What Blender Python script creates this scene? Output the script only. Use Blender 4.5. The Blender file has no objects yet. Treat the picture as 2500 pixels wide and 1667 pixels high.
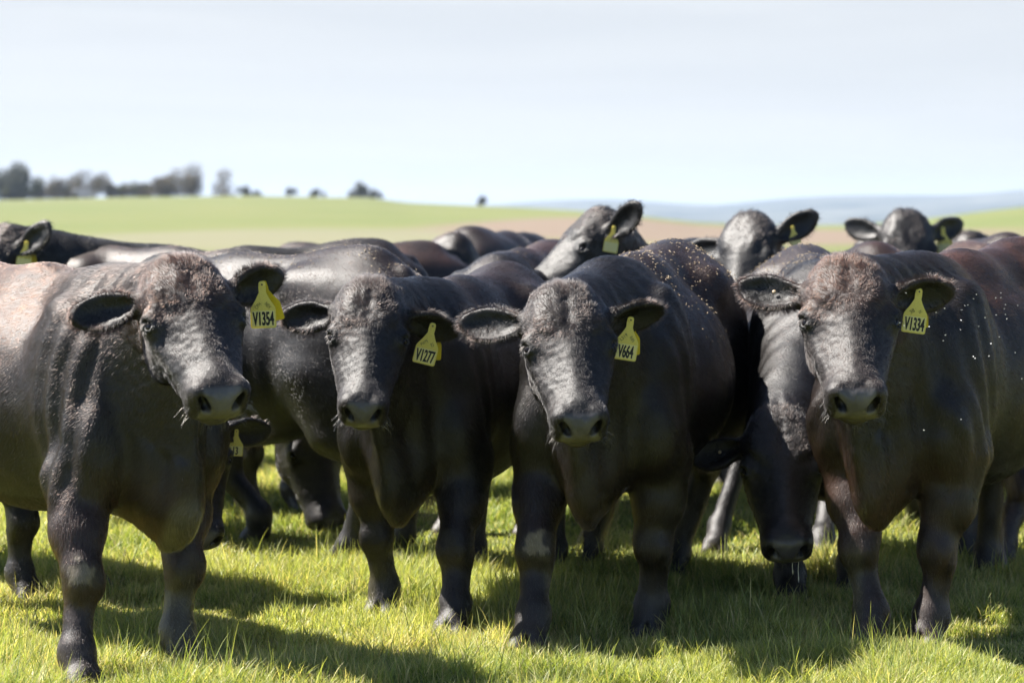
import bpy, math, random, time
import numpy as np
from mathutils import Vector, Matrix

T0 = time.time()
SC = bpy.context.scene
COL = SC.collection
rad = math.radians

# ------------------------------------------------------------------ camera
CAM_H, FPX, HORIZ = 1.5, 5903.0, 520.0
cam_data = bpy.data.cameras.new("camera")
cam = bpy.data.objects.new("camera", cam_data)
COL.objects.link(cam)
cam.location = (0, 0, CAM_H)
cam.rotation_euler = (rad(90), 0, 0)
cam_data.sensor_width = 36.0
cam_data.lens = 85.0
cam_data.shift_y = -(833.5 - HORIZ) / 2500.0
cam_data.clip_end = 30000
cam_data.dof.use_dof = True
cam_data.dof.focus_distance = 8.05
cam_data.dof.aperture_fstop = 3.2
SC.camera = cam

# ------------------------------------------------------------------ sky and sun
SUN = Vector((-0.60, 0.15, 0.80)).normalized()
SUN_EL = math.asin(SUN.z)
world = bpy.data.worlds.new("World")
SC.world = world
world.use_nodes = True
wn, wl = world.node_tree.nodes, world.node_tree.links
bg = wn["Background"]
sky = wn.new("ShaderNodeTexSky")
sky.sky_type = 'NISHITA'
sky.sun_disc = False
sky.sun_elevation = SUN_EL
sky.sun_rotation = math.atan2(SUN.x, SUN.y)
sky.altitude = 100
sky.dust_density = 0.4
sky.air_density = 0.75
tc = wn.new("ShaderNodeTexCoord")
sep = wn.new("ShaderNodeSeparateXYZ")
wl.new(tc.outputs["Generated"], sep.inputs[0])
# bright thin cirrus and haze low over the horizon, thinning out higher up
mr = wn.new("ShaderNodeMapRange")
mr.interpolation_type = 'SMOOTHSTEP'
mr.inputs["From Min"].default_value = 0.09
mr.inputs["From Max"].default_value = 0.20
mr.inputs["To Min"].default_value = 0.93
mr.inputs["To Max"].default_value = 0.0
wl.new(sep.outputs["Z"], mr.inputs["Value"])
mp = wn.new("ShaderNodeMapping")
mp.inputs["Scale"].default_value = (2.2, 2.2, 26)
wl.new(tc.outputs["Generated"], mp.inputs["Vector"])
nz = wn.new("ShaderNodeTexNoise")
nz.inputs["Scale"].default_value = 1.6
nz.inputs["Detail"].default_value = 6
nz.inputs["Roughness"].default_value = 0.5
nz.inputs["Distortion"].default_value = 0.5
wl.new(mp.outputs[0], nz.inputs["Vector"])
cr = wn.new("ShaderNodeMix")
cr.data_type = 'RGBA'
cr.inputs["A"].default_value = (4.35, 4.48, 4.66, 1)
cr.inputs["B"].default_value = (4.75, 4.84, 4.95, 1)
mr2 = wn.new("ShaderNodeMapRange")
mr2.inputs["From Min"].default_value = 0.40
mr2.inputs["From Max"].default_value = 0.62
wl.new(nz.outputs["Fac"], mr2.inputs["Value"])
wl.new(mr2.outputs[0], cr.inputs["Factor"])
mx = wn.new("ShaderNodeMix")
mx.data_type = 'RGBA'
az = wn.new("ShaderNodeMapRange")  # haze band limited to ahead of the camera, shaped to cut fill light
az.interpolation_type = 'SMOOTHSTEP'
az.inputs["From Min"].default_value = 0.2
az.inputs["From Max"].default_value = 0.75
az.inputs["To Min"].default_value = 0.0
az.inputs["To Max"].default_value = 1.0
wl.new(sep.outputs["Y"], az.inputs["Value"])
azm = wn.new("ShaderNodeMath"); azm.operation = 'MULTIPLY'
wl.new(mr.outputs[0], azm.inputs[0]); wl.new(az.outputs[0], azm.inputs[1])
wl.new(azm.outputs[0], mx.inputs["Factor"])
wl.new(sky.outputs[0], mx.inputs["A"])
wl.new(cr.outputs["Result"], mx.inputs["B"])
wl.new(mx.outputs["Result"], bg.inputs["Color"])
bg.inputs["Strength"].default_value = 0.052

sun_data = bpy.data.lights.new("sun", 'SUN')
sun_data.energy = 5.0
sun_data.angle = rad(0.53)
sun_data.color = (1.0, 0.95, 0.88)
sun = bpy.data.objects.new("sun", sun_data)
sun.rotation_euler = SUN.to_track_quat('Z', 'Y').to_euler()
sun.location = (-20, 5, 30)
COL.objects.link(sun)

SC.view_settings.view_transform = 'Standard'
SC.view_settings.look = 'None'
SC.view_settings.exposure = 1.75
SC.view_settings.gamma = 1.0
SC.cycles.max_bounces = 6
SC.cycles.transparent_max_bounces = 8
SC.cycles.volume_bounces = 0

# ------------------------------------------------------------------ helpers
def W(u, v, Y):
    """photo position (2500 px wide) at a distance Y -> point in the field"""
    return np.array([(u - 1250.0) / FPX * Y, Y, CAM_H - (v - HORIZ) / FPX * Y])

def G(u, v):
    Y = CAM_H * FPX / (v - HORIZ)
    return np.array([(u - 1250.0) / FPX * Y, Y, 0.0])

def hash3(ix, iy, iz, seed):
    h = (ix.astype(np.int64) * 374761393 + iy.astype(np.int64) * 668265263 + iz.astype(np.int64) * 2147483647 + seed * 1274126177) & 0xffffffff
    h = ((h ^ (h >> 13)) * 1274126177) & 0xffffffff
    h = (h ^ (h >> 16)) & 0xffffff
    return h.astype(np.float32) / float(0xffffff)

def vnoise(p, seed=0):
    f = np.floor(p)
    t = (p - f).astype(np.float32)
    i = f.astype(np.int64)
    t = t * t * (3 - 2 * t)
    r = 0
    for dx in (0, 1):
        wx = t[:, 0] if dx else 1 - t[:, 0]
        for dy in (0, 1):
            wy = t[:, 1] if dy else 1 - t[:, 1]
            for dz in (0, 1):
                wz = t[:, 2] if dz else 1 - t[:, 2]
                r = r + wx * wy * wz * hash3(i[:, 0] + dx, i[:, 1] + dy, i[:, 2] + dz, seed)
    return r * 2 - 1

def sstep(a, b, x):
    t = np.clip((x - a) / (b - a), 0, 1)
    return t * t * (3 - 2 * t)

def tag(o, label=None, cat=None, group=None, kind=None):
    if label: o["label"] = label
    if cat: o["category"] = cat
    if group: o["group"] = group
    if kind: o["kind"] = kind
    return o

def mesh_np(name, V, F, mats, smooth=True, parent=None, col=None, matidx=None):
    """V (n,3), F (m,k) -> linked mesh object"""
    me = bpy.data.meshes.new(name)
    V = np.ascontiguousarray(V, dtype=np.float32)
    F = np.ascontiguousarray(F, dtype=np.int32)
    n, k = F.shape
    me.vertices.add(len(V)); me.vertices.foreach_set("co", V.ravel())
    me.loops.add(n * k); me.loops.foreach_set("vertex_index", F.ravel())
    me.polygons.add(n)
    me.polygons.foreach_set("loop_start", np.arange(0, n * k, k, dtype=np.int32))
    me.polygons.foreach_set("loop_total", np.full(n, k, dtype=np.int32))
    me.update(calc_edges=True)
    if col is not None:
        a = me.attributes.new("Col", 'FLOAT_COLOR', 'POINT')
        c = np.ones((len(V), 4), dtype=np.float32); c[:, :col.shape[1]] = col
        a.data.foreach_set("color", c.ravel())
    if smooth:
        me.polygons.foreach_set("use_smooth", np.ones(n, dtype=bool))
    for m in (mats if isinstance(mats, (list, tuple)) else [mats]):
        me.materials.append(m)
    if matidx is not None:
        me.polygons.foreach_set("material_index", np.asarray(matidx, dtype=np.int32))
    o = bpy.data.objects.new(name, me)
    COL.objects.link(o)
    if parent: o.parent = parent
    return o

def curves_np(name, P, R, mat, parent=None, col=None):
    """P (n,k,3) points, R (n,k) radii, col (n,3)"""
    n, k, _ = P.shape
    hc = bpy.data.hair_curves.new(name)
    hc.add_curves([k] * n)
    hc.attributes["position"].data.foreach_set("vector", np.ascontiguousarray(P, dtype=np.float32).ravel()) if "position" in hc.attributes else hc.points.foreach_set("position", P.astype(np.float32).ravel())
    ra = hc.attributes.get("radius") or hc.attributes.new("radius", 'FLOAT', 'POINT')
    ra.data.foreach_set("value", np.ascontiguousarray(R, dtype=np.float32).ravel())
    if col is not None:
        a = hc.attributes.new("Col", 'FLOAT_COLOR', 'POINT')
        c = np.ones((n, k, 4), dtype=np.float32); c[:, :, :3] = col[:, None, :]
        a.data.foreach_set("color", c.ravel())
    hc.materials.append(mat)
    o = bpy.data.objects.new(name, hc)
    COL.objects.link(o)
    if parent: o.parent = parent
    return o

def newmat(name):
    m = bpy.data.materials.new(name)
    m.use_nodes = True
    nt = m.node_tree
    return m, nt.nodes, nt.links, nt.nodes["Principled BSDF"]

def attr(nodes, name="Col"):
    a = nodes.new("ShaderNodeAttribute"); a.attribute_name = name
    return a

def noise(nodes, links, scale, detail=3, rough=0.5, vec=None):
    t = nodes.new("ShaderNodeTexNoise")
    t.inputs["Scale"].default_value = scale
    t.inputs["Detail"].default_value = detail
    t.inputs["Roughness"].default_value = rough
    if vec is not None: links.new(vec, t.inputs["Vector"])
    return t

def maprange(nodes, links, src, a, b, c, d):
    t = nodes.new("ShaderNodeMapRange")
    for nme, val in (("From Min", a), ("From Max", b), ("To Min", c), ("To Max", d)):
        t.inputs[nme].default_value = val
    links.new(src, t.inputs["Value"])
    return t.outputs[0]

def mixcol(nodes, links, fac, A, B):
    t = nodes.new("ShaderNodeMix"); t.data_type = 'RGBA'
    if isinstance(fac, float): t.inputs["Factor"].default_value = fac
    else: links.new(fac, t.inputs["Factor"])
    for nme, s in (("A", A), ("B", B)):
        if isinstance(s, tuple): t.inputs[nme].default_value = (*s, 1)
        else: links.new(s, t.inputs[nme])
    return t.outputs["Result"]

# ------------------------------------------------------------------ materials
def make_hide():
    m, n, l, b = newmat("black_hide")
    a = attr(n)
    tco = n.new("ShaderNodeTexCoord")
    # alpha channel of Col = wetness/pad
    nz1 = noise(n, l, 9, 5, 0.65, tco.outputs["Object"])
    f1 = maprange(n, l, nz1.outputs["Fac"], 0.3, 0.7, 0.55, 1.4)
    mul = n.new("ShaderNodeVectorMath"); mul.operation = 'SCALE'
    l.new(a.outputs["Color"], mul.inputs[0]); l.new(f1, mul.inputs["Scale"])
    # dust and mud flecks
    nz2 = noise(n, l, 55, 4, 0.6, tco.outputs["Object"])
    f2 = maprange(n, l, nz2.outputs["Fac"], 0.70, 0.78, 0.0, 0.5)
    c = mixcol(n, l, f2, mul.outputs[0], (0.11, 0.09, 0.065))
    l.new(c, b.inputs["Base Color"])
    rr = maprange(n, l, a.outputs["Alpha"], 0.0, 1.0, 0.45, 0.30)
    l.new(rr, b.inputs["Roughness"])
    b.inputs["Specular IOR Level"].default_value = 0.48
    b.inputs["Sheen Weight"].default_value = 0.0
    b.inputs["Sheen Roughness"].default_value = 0.45
    b.inputs["Sheen Tint"].default_value = (0.9, 0.8, 0.72, 1)
    mp_ = n.new("ShaderNodeMapping"); mp_.inputs["Scale"].default_value = (1, 1, 0.22)
    l.new(tco.outputs["Object"], mp_.inputs["Vector"])
    nz3 = noise(n, l, 170, 5, 0.75, mp_.outputs[0])
    bump = n.new("ShaderNodeBump"); bump.inputs["Strength"].default_value = 0.5
    bump.inputs["Distance"].default_value = 0.0045
    l.new(nz3.outputs["Fac"], bump.inputs["Height"])
    l.new(bump.outputs[0], b.inputs["Normal"])
    return m

def make_fur():
    m, n, l, b = newmat("coat_hair")
    a = attr(n)
    l.new(a.outputs["Color"], b.inputs["Base Color"])
    hb = n.new("ShaderNodeBsdfHairPrincipled")
    hb.model = 'CHIANG'
    hb.parametrization = 'COLOR'
    l.new(a.outputs["Color"], hb.inputs["Color"])
    hb.inputs["Roughness"].default_value = 0.25
    hb.inputs["Coat"].default_value = 0.0
    hb.inputs["Radial Roughness"].default_value = 0.45
    hb.inputs["IOR"].default_value = 1.55
    l.new(hb.outputs[0], n["Material Output"].inputs["Surface"])
    return m

def simple(name, color, rough=0.5, spec=0.5, metal=0.0, coat=0.0):
    m, n, l, b = newmat(name)
    b.inputs["Base Color"].default_value = (*color, 1)
    b.inputs["Roughness"].default_value = rough
    b.inputs["Specular IOR Level"].default_value = spec
    b.inputs["Metallic"].default_value = metal
    b.inputs["Coat Weight"].default_value = coat
    return m

M_HIDE = make_hide()
M_FUR = make_fur()
M_EYE = simple("eye_dark", (0.006, 0.0045, 0.004), 0.06, 0.35, 0, 0.0)
M_DROOL = simple("saliva", (0.75, 0.72, 0.6), 0.1, 0.8)
M_INK = simple("tag_ink", (0.006, 0.007, 0.012), 0.5)
M_PEN = simple("pen_ink", (0.10, 0.095, 0.03), 0.6)
M_FLY = simple("pale_fly", (0.75, 0.75, 0.72), 0.4)

def make_tag_mat(name, c1, c2):
    m, n, l, b = newmat(name)
    tco = n.new("ShaderNodeTexCoord")
    nz1 = noise(n, l, 160, 5, 0.7, tco.outputs["Object"])
    f = maprange(n, l, nz1.outputs["Fac"], 0.52, 0.72, 0.0, 0.75)
    l.new(mixcol(n, l, f, c1, c2), b.inputs["Base Color"])
    b.inputs["Roughness"].default_value = 0.42
    if name.startswith("yellow"):
        tr = n.new("ShaderNodeBsdfTranslucent"); tr.inputs["Color"].default_value = (*c1, 1)
        ms = n.new("ShaderNodeMixShader"); ms.inputs[0].default_value = .3
        l.new(b.outputs[0], ms.inputs[1]); l.new(tr.outputs[0], ms.inputs[2])
        l.new(ms.outputs[0], n["Material Output"].inputs["Surface"])
    return m
M_TAG = make_tag_mat("yellow_tag", (0.88, 0.78, 0.20), (0.58, 0.48, 0.15))
M_TAGP = make_tag_mat("yellow_tag_panel", (0.92, 0.86, 0.40), (0.68, 0.58, 0.24))
M_TAGB = make_tag_mat("old_tag", (0.60, 0.47, 0.02), (0.33, 0.22, 0.02))
M_STRAW = make_tag_mat("dry_straw", (0.30, 0.23, 0.14), (0.13, 0.09, 0.05))

# ------------------------------------------------------------------ implicit surfaces
class Field:
    def __init__(s, ax):
        s.ax = ax
        s.F = np.full([len(a) for a in ax], 0.5, dtype=np.float32)
    def box(s, lo, hi):
        sl = []
        for a, l0, h0 in zip(s.ax, lo, hi):
            i0 = max(0, np.searchsorted(a, l0) - 1); i1 = min(len(a), np.searchsorted(a, h0) + 1)
            if i1 <= i0: return None
            sl.append(slice(i0, i1))
        return tuple(sl)
    def grid(s, sl):
        return (s.ax[0][sl[0]][:, None, None], s.ax[1][sl[1]][None, :, None], s.ax[2][sl[2]][None, None, :])
    def comb(s, sl, d, k, sub):
        a = s.F[sl]
        if not sub:
            h = np.clip(0.5 + 0.5 * (a - d) / k, 0, 1)
            s.F[sl] = a + (d - a) * h - k * h * (1 - h)
        else:
            d = -d
            h = np.clip(0.5 - 0.5 * (a - d) / k, 0, 1)
            s.F[sl] = a + (d - a) * h + k * h * (1 - h)
    def ell(s, c, r, R=None, k=0.05, sub=False):
        c = np.asarray(c, float); r = np.asarray(r, float)
        R = np.eye(3) if R is None else np.asarray(R)
        ext = np.sqrt(((R * r[None, :]) ** 2).sum(1)) + k + 0.03
        sl = s.box(c - ext, c + ext)
        if sl is None: return
        X, Y, Z = s.grid(sl)
        X = (X - c[0]).astype(np.float32); Y = (Y - c[1]).astype(np.float32); Z = (Z - c[2]).astype(np.float32)
        k0 = 0; k1 = 0
        for j in range(3):
            q = X * np.float32(R[0, j] / r[j]) + Y * np.float32(R[1, j] / r[j]) + Z * np.float32(R[2, j] / r[j])
            k0 = k0 + q * q
            k1 = k1 + (q * np.float32(1 / r[j])) ** 2
        k0 = np.sqrt(k0); k1 = np.sqrt(k1) + 1e-6
        s.comb(sl, k0 * (k0 - 1) / k1, k, sub)
    def cap(s, a, b, ra, rb, k=0.05, flat=None, sub=False):
        """tapered capsule; flat=(axis, factor): cross-section squeezed along axis"""
        a = np.asarray(a, float); b = np.asarray(b, float)
        m = max(ra, rb) + k + 0.03
        sl = s.box(np.minimum(a, b) - m, np.maximum(a, b) + m)
        if sl is None: return
        X, Y, Z = s.grid(sl)
        d = b - a; L2 = float(d @ d)
        X = (X - a[0]).astype(np.float32); Y = (Y - a[1]).astype(np.float32); Z = (Z - a[2]).astype(np.float32)
        t = np.clip((X * d[0] + Y * d[1] + Z * d[2]) / L2, 0, 1).astype(np.float32)
        X = X - t * np.float32(d[0]); Y = Y - t * np.float32(d[1]); Z = Z - t * np.float32(d[2])
        q2 = X * X + Y * Y + Z * Z
        fac = 1.0
        if flat is not None:
            ax_, f = np.asarray(flat[0], float), flat[1]
            w = X * ax_[0] + Y * ax_[1] + Z * ax_[2]
            q2 = q2 + w * w * (1 / (f * f) - 1)
            fac = 0.5 + 0.5 * f
        s.comb(sl, (np.sqrt(q2) - (ra + (rb - ra) * t)) * fac, k, sub)

def axis(lo, hi, flo, fhi, df, dc):
    flo = max(lo, flo); fhi = min(hi, fhi)
    parts = []
    if flo - lo > dc: parts.append(np.linspace(lo, flo, max(2, int(round((flo - lo) / dc)) + 1))[:-1])
    parts.append(np.linspace(flo, fhi, max(2, int(round((fhi - flo) / df)) + 1)))
    if hi - fhi > dc: parts.append(np.linspace(fhi, hi, max(2, int(round((hi - fhi) / dc)) + 1))[1:])
    return np.concatenate(parts)

def surface(fld):
    F = fld.F; S = F < 0
    cs = np.zeros([d - 1 for d in F.shape], dtype=np.int8)
    for dx in (0, 1):
        for dy in (0, 1):
            for dz in (0, 1):
                cs += S[dx:F.shape[0] - 1 + dx, dy:F.shape[1] - 1 + dy, dz:F.shape[2] - 1 + dz]
    act = (cs > 0) & (cs < 8)
    I = np.argwhere(act)
    idx = np.full(act.shape, -1, dtype=np.int32)
    idx[act] = np.arange(len(I), dtype=np.int32)
    acc = np.zeros((len(I), 3)); cnt = np.zeros(len(I))
    for a in range(3):
        o1, o2 = [x for x in range(3) if x != a]
        for p in (0, 1):
            for q in (0, 1):
                off = np.zeros(3, int); off[o1] = p; off[o2] = q
                A = I + off; B = A.copy(); B[:, a] += 1
                fa = F[A[:, 0], A[:, 1], A[:, 2]]; fb = F[B[:, 0], B[:, 1], B[:, 2]]
                cr_ = (fa < 0) != (fb < 0)
                t = np.where(cr_, fa / np.where(fa - fb == 0, 1, fa - fb), 0)
                P = np.zeros((len(I), 3)); P[:, a] = t; P[:, o1] = p; P[:, o2] = q
                acc += P * cr_[:, None]; cnt += cr_
    V = I + acc / cnt[:, None]
    out = np.empty_like(V)
    for a in range(3):
        out[:, a] = np.interp(V[:, a], np.arange(len(fld.ax[a])), fld.ax[a])
    faces = []
    for a in range(3):
        b, c = (a + 1) % 3, (a + 2) % 3
        s0 = [slice(None)] * 3; s1 = [slice(None)] * 3
        s0[a] = slice(0, -1); s1[a] = slice(1, None)
        A, B = S[tuple(s0)], S[tuple(s1)]
        E = np.argwhere(A != B)
        ok = (E[:, b] > 0) & (E[:, c] > 0) & (E[:, b] < F.shape[b] - 1) & (E[:, c] < F.shape[c] - 1)
        E = E[ok]
        inside = A[E[:, 0], E[:, 1], E[:, 2]]
        q = []
        for db, dc_ in ((-1, -1), (0, -1), (0, 0), (-1, 0)):
            D = E.copy(); D[:, b] += db; D[:, c] += dc_
            q.append(idx[D[:, 0], D[:, 1], D[:, 2]])
        q = np.stack(q, 1)
        q[~inside] = q[~inside][:, ::-1]
        faces.append(q)
    return out, np.concatenate(faces)

def smooth_np(V, F, it=2):
    E = np.concatenate([F[:, [0, 1]], F[:, [1, 2]], F[:, [2, 3]], F[:, [3, 0]]])
    E = np.unique(np.sort(E, 1), axis=0)
    n = len(V)
    deg = np.bincount(E.ravel(), minlength=n).astype(float)
    for i in range(it):
        for lam in (0.5, -0.4):
            A = np.zeros_like(V)
            for a in range(3):
                A[:, a] = np.bincount(E[:, 0], V[E[:, 1], a], n) + np.bincount(E[:, 1], V[E[:, 0], a], n)
            V = V + lam * (A / deg[:, None] - V)
    return V

def vnormals(V, F):
    fn = np.cross(V[F[:, 2]] - V[F[:, 0]], V[F[:, 3]] - V[F[:, 1]])
    N = np.zeros_like(V)
    for j in range(4):
        for a in range(3):
            N[:, a] += np.bincount(F[:, j], fn[:, a], len(V))
    return N / (np.linalg.norm(N, axis=1, keepdims=True) + 1e-12)

def rot(ax_, deg):
    return np.array(Matrix.Rotation(rad(deg), 3, ax_))

def unit(v):
    v = np.asarray(v, float)
    return v / np.linalg.norm(v)

# ------------------------------------------------------------------ the cattle
BLACK = np.array([0.0024, 0.0022, 0.0023])
BROWN = np.array([0.056, 0.0215, 0.0115])
GREYB = np.array([0.0070, 0.0056, 0.0048])

HL = 0.93
class Cow:
    """One animal, standing facing -Y in its own frame, x to the photo's right when it faces the camera."""
    def __init__(s, pos, yaw, poll, hyaw, hpitch, hroll=0, scale=1.0, hs=1.0, ff=None, hf=None,
                 ears=((0, 0, 0), (0, 0, 0)), res=(0.006, 0.015), brown=0.3, seed=1, fur=60000, wide=1.0, tail=True, hw=1.0, es=1.0):
        s.__dict__.update(locals())
        s.pos = np.array([pos[0], pos[1], 0.0])
        s.R = rot('Z', yaw)
        s.P = s.R.T @ (np.asarray(poll, float) - s.pos)
        p = rad(hpitch)
        base = np.array([[1, 0, 0], [0, -math.cos(p), -math.sin(p)], [0, -math.sin(p), math.cos(p)]]).T  # columns x, f, n
        s.H = s.R.T @ rot('Z', hyaw) @ rot('Y', hroll) @ base
    def h(s, x, f, n):
        return s.P + s.H @ (np.array([x * s.hw, f * HL, n]) * s.hs)
    def loc(s, w):
        return s.R.T @ (np.asarray(w, float) - s.pos)
    def ear_frame(s, side):
        lift, sweep, twist = s.ears[0 if side < 0 else 1]
        # ear axes in head coords: along (outward), wide, thick(open side +n)
        R = rot('Z', -side * lift) @ rot('Y', side * sweep) @ rot('X', twist)
        # rotate about n (z of head coords), about f (y), about x
        return R
    def ear_pt(s, side, a, w=0.0, t=0.0):
        """a: fraction along the ear, w: across, t: out of the open side"""
        E = s.ear_frame(side)
        b = np.array([side * 0.125 * s.hw, 0.045, -0.085])
        return s.P + s.H @ ((b + E @ np.array([side * a * 0.215, w, t]) * s.es) * s.hs)

    def build_field(s):
        S = s.scale
        hs = s.hs
        hc = s.h(0, 0.25, -0.1)
        df, dc = s.res
        lo = np.array([-0.42 * S, -0.95 * S, -0.03]); hi = np.array([0.42 * S, 1.2 * S, 1.5 * S])
        pts = [s.h(x, f, n) for x in (-.14, .14) for f in (-.1, .62) for n in (-.28, .06)] + \
              [s.ear_pt(e, a, w, t) for e in (-1, 1) for a in (0, 1.12) for w in (-.08, .08) for t in (-.05, .05)]
        pts = np.array(pts)
        hlo, hhi = pts.min(0) - .02, pts.max(0) + .02
        lo = np.minimum(lo, hlo - .02); hi = np.maximum(hi, hhi + .02)
        f = Field([axis(lo[a], hi[a], hlo[a], hhi[a], df, dc) for a in range(3)])
        B = lambda x, y, z: np.array([x * S * s.wide, y * S, z * S])
        sw = s.wide
        # trunk
        f.ell(B(0, -.40, .88), np.array([.25 * sw, .32, .38]) * S, k=.05)
        f.ell(B(0, .12, .86), np.array([.345 * sw, .62, .385]) * S, k=.12)
        f.ell(B(0, .72, 1.02), np.array([.27 * sw, .34, .30]) * S, k=.12)
        f.cap(B(0, -.36, 1.215), B(0, .1, 1.20), .075 * S, .09 * S, k=.13)
        f.cap(B(0, .1, 1.20), B(0, .80, 1.25), .09 * S, .10 * S, k=.13)
        for e in (-1, 1):
            f.ell(B(e * .19, -.40, .90), np.array([.105 * sw, .20, .33]) * S, rot('X', -14), k=.06)
            f.ell(B(e * .195, -.52, .74), np.array([.105 * sw, .13, .17]) * S, k=.035)
            f.cap(B(e * .19, .55, 1.19), B(e * .12, .98, 1.14), .065 * S, .065 * S, k=.13)
            f.ell(B(e * .18, .74, .84), np.array([.13 * sw, .25, .32]) * S, k=.08)
        # neck and brisket
        HB = s.h(0, .04, -.15)
        xa = s.H[:, 0]
        f.cap(B(0, -.36, 1.0), HB, .24 * S, .135 * hs, k=.10, flat=(unit(xa * .5 + np.array([.5, 0, 0])), .84))
        f.cap(B(0, -.22, 1.17), s.h(0, -.01, -.08), .12 * S, .095 * hs, k=.09)
        f.cap(B(0, -.55, .74), s.h(0, .13, -.19), .155 * S, .075 * hs, k=.09, flat=((1, 0, 0), .8))
        f.cap(B(0, -.72, .58), s.h(0, .16, -.23), .10 * S, .035, k=.09, flat=((1, 0, 0), .5))
        f.ell(B(0, -.60, .62), np.array([.105, .15, .15]) * S, k=.10)
        f.ell(B(0, -.67, .52), np.array([.045, .12, .11]) * S, k=.05)
        f.cap(B(.012, -.74, .66), B(-.008, -.66, .43), .03 * S, .022 * S, k=.03)
        # front legs
        ff = s.ff; hf = s.hf
        s.hooves = []
        for j, e in enumerate((-1, 1)):
            foot = s.loc([*ff[j], 0]) if ff is not None else B(e * .19, -.50, 0)
            foot = np.array([foot[0], foot[1], 0])
            el = B(e * .20, -.44, .64)
            el[:2] = el[:2] * .86 + (foot[:2] + np.array([0, .06])) * .14
            kn = el * .45 + foot * .55; kn[2] = .335 * S; kn[1] -= .03
            mid = (el + kn) / 2 + np.array([e * .008, 0, 0])
            fe = kn * .22 + foot * .78; fe[2] = .115 * S; fe[1] += .012
            f.cap(el, mid, .118 * S, .086 * S, k=.05)
            f.cap(mid, kn + np.array([0, .008, .05]), .086 * S, .062 * S, k=.035)
            f.ell(kn, np.array([.062, .060, .085]) * S, k=.035)
            f.ell(kn + np.array([e * .03, -.035, -.01]) * S, np.array([.026, .028, .04]) * S, k=.035)
            f.ell(kn + np.array([-e * .035, -.03, -.015]) * S, np.array([.024, .028, .036]) * S, k=.035)
            f.cap(kn - np.array([0, -.012, .05]), fe + np.array([0, 0, .03]), .053 * S, .046 * S, k=.03)
            f.cap(kn + np.array([0, .05, -.07]), fe + np.array([0, .028, .02]), .022 * S, .022 * S, k=.02)
            f.ell(fe, np.array([.060, .058, .065]) * S, k=.035)
            f.cap(fe, foot + np.array([0, -.03, .05]), .050 * S, .056 * S, k=.025)
            for c in (-1, 1):
                f.cap(foot + np.array([c * .028, -.035, .06]), foot + np.array([c * .036, -.07, .016]), .033 * S, .041 * S, k=.006)
            f.ell(foot + np.array([0, -.115, .035]), (.007, .07, .05), k=.008, sub=True)
            s.hooves.append(foot + np.array([0, -.05, 0]))
        # hind legs
        for j, e in enumerate((-1, 1)):
            foot = s.loc([*hf[j], 0]) if hf is not None else B(e * .19, .90, 0)
            foot = np.array([foot[0], foot[1], 0])
            st = B(e * .19, .56, .66)
            ho = B(e * .185, .93, .50) * .6 + foot * .4; ho[2] = .47 * S; ho[1] += .05
            fe = ho * .15 + foot * .85; fe[2] = .115 * S; fe[1] += .02
            f.cap(B(e * .18, .66, .80), (st + ho) / 2 + np.array([0, .02, .02]), .15 * S, .09 * S, k=.07)
            f.cap((st + ho) / 2, ho, .09 * S, .052 * S, k=.05)
            f.ell(ho, np.array([.05, .06, .07]) * S, k=.03)
            f.cap(ho - np.array([0, .0, .03]), fe, .046 * S, .042 * S, k=.03)
            f.ell(fe, np.array([.053, .053, .055]) * S, k=.03)
            f.cap(fe, foot + np.array([0, -.03, .05]), .045 * S, .050 * S, k=.02)
            for c in (-1, 1):
                f.cap(foot + np.array([c * .025, -.03, .055]), foot + np.array([c * .03, -.055, .018]), .03 * S, .035 * S, k=.008)
            s.hooves.append(foot + np.array([0, -.04, 0]))
        # tail
        if s.tail:
            f.cap(B(0, .98, 1.24), B(0, 1.09, 1.06), .04 * S, .03 * S, k=.04)
            f.cap(B(0, 1.09, 1.06), B(.01, 1.12, .55), .028 * S, .018 * S, k=.02)
            f.ell(B(.01, 1.12, .45), np.array([.035, .035, .14]) * S, k=.03)
        # head
        def he(x, ff_, n, r, k=.04, RR=None, sub=False):
            R = s.H if RR is None else s.H @ RR
            f.ell(s.h(x, ff_, n), np.array(r) * np.array([s.hw, HL, 1]) * hs, R, k=k * hs, sub=sub)
        def hcp(a, b, ra, rb, k=.04, flat=None):
            fl = None if flat is None else (s.H @ np.array(flat[0], float), flat[1])
            f.cap(s.h(*a), s.h(*b), ra * hs, rb * hs, k=k * hs, flat=fl)
        he(0, .07, -.10, (.134, .125, .115), k=.05)
        he(0, .115, -.054, (.134, .160, .064), k=.05)
        he(0, .0, -.040, (.098, .065, .062), k=.04)
        hcp((0, .17, -.085), (0, .45, -.082), .088, .064, k=.05)
        hcp((0, .16, -.045), (0, .455, -.050), .050, .040, k=.03)
        for e in (-1, 1):
            he(e * .055, .10, -.005, (.055, .07, .022), k=.03)
            he(e * .118, .185, -.070, (.038, .052, .046), k=.03)
            hcp((e * .088, .125, -.030), (e * .138, .172, -.044), .022, .017, k=.02)
            hcp((e * .112, .240, -.095), (e * .070, .40, -.095), .026, .024, k=.03)
            hcp((e * .050, .20, -.10), (e * .032, .46, -.09), .074, .056, k=.03)
            he(e * .082, .19, -.165, (.052, .13, .098), k=.04)
            he(e * .045, .33, -.13, (.048, .12, .065), k=.04)
        hcp((0, .15, -.20), (0, .45, -.140), .072, .046, k=.05)
        he(0, .495, -.085, (.090, .072, .074), k=.045)
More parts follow.
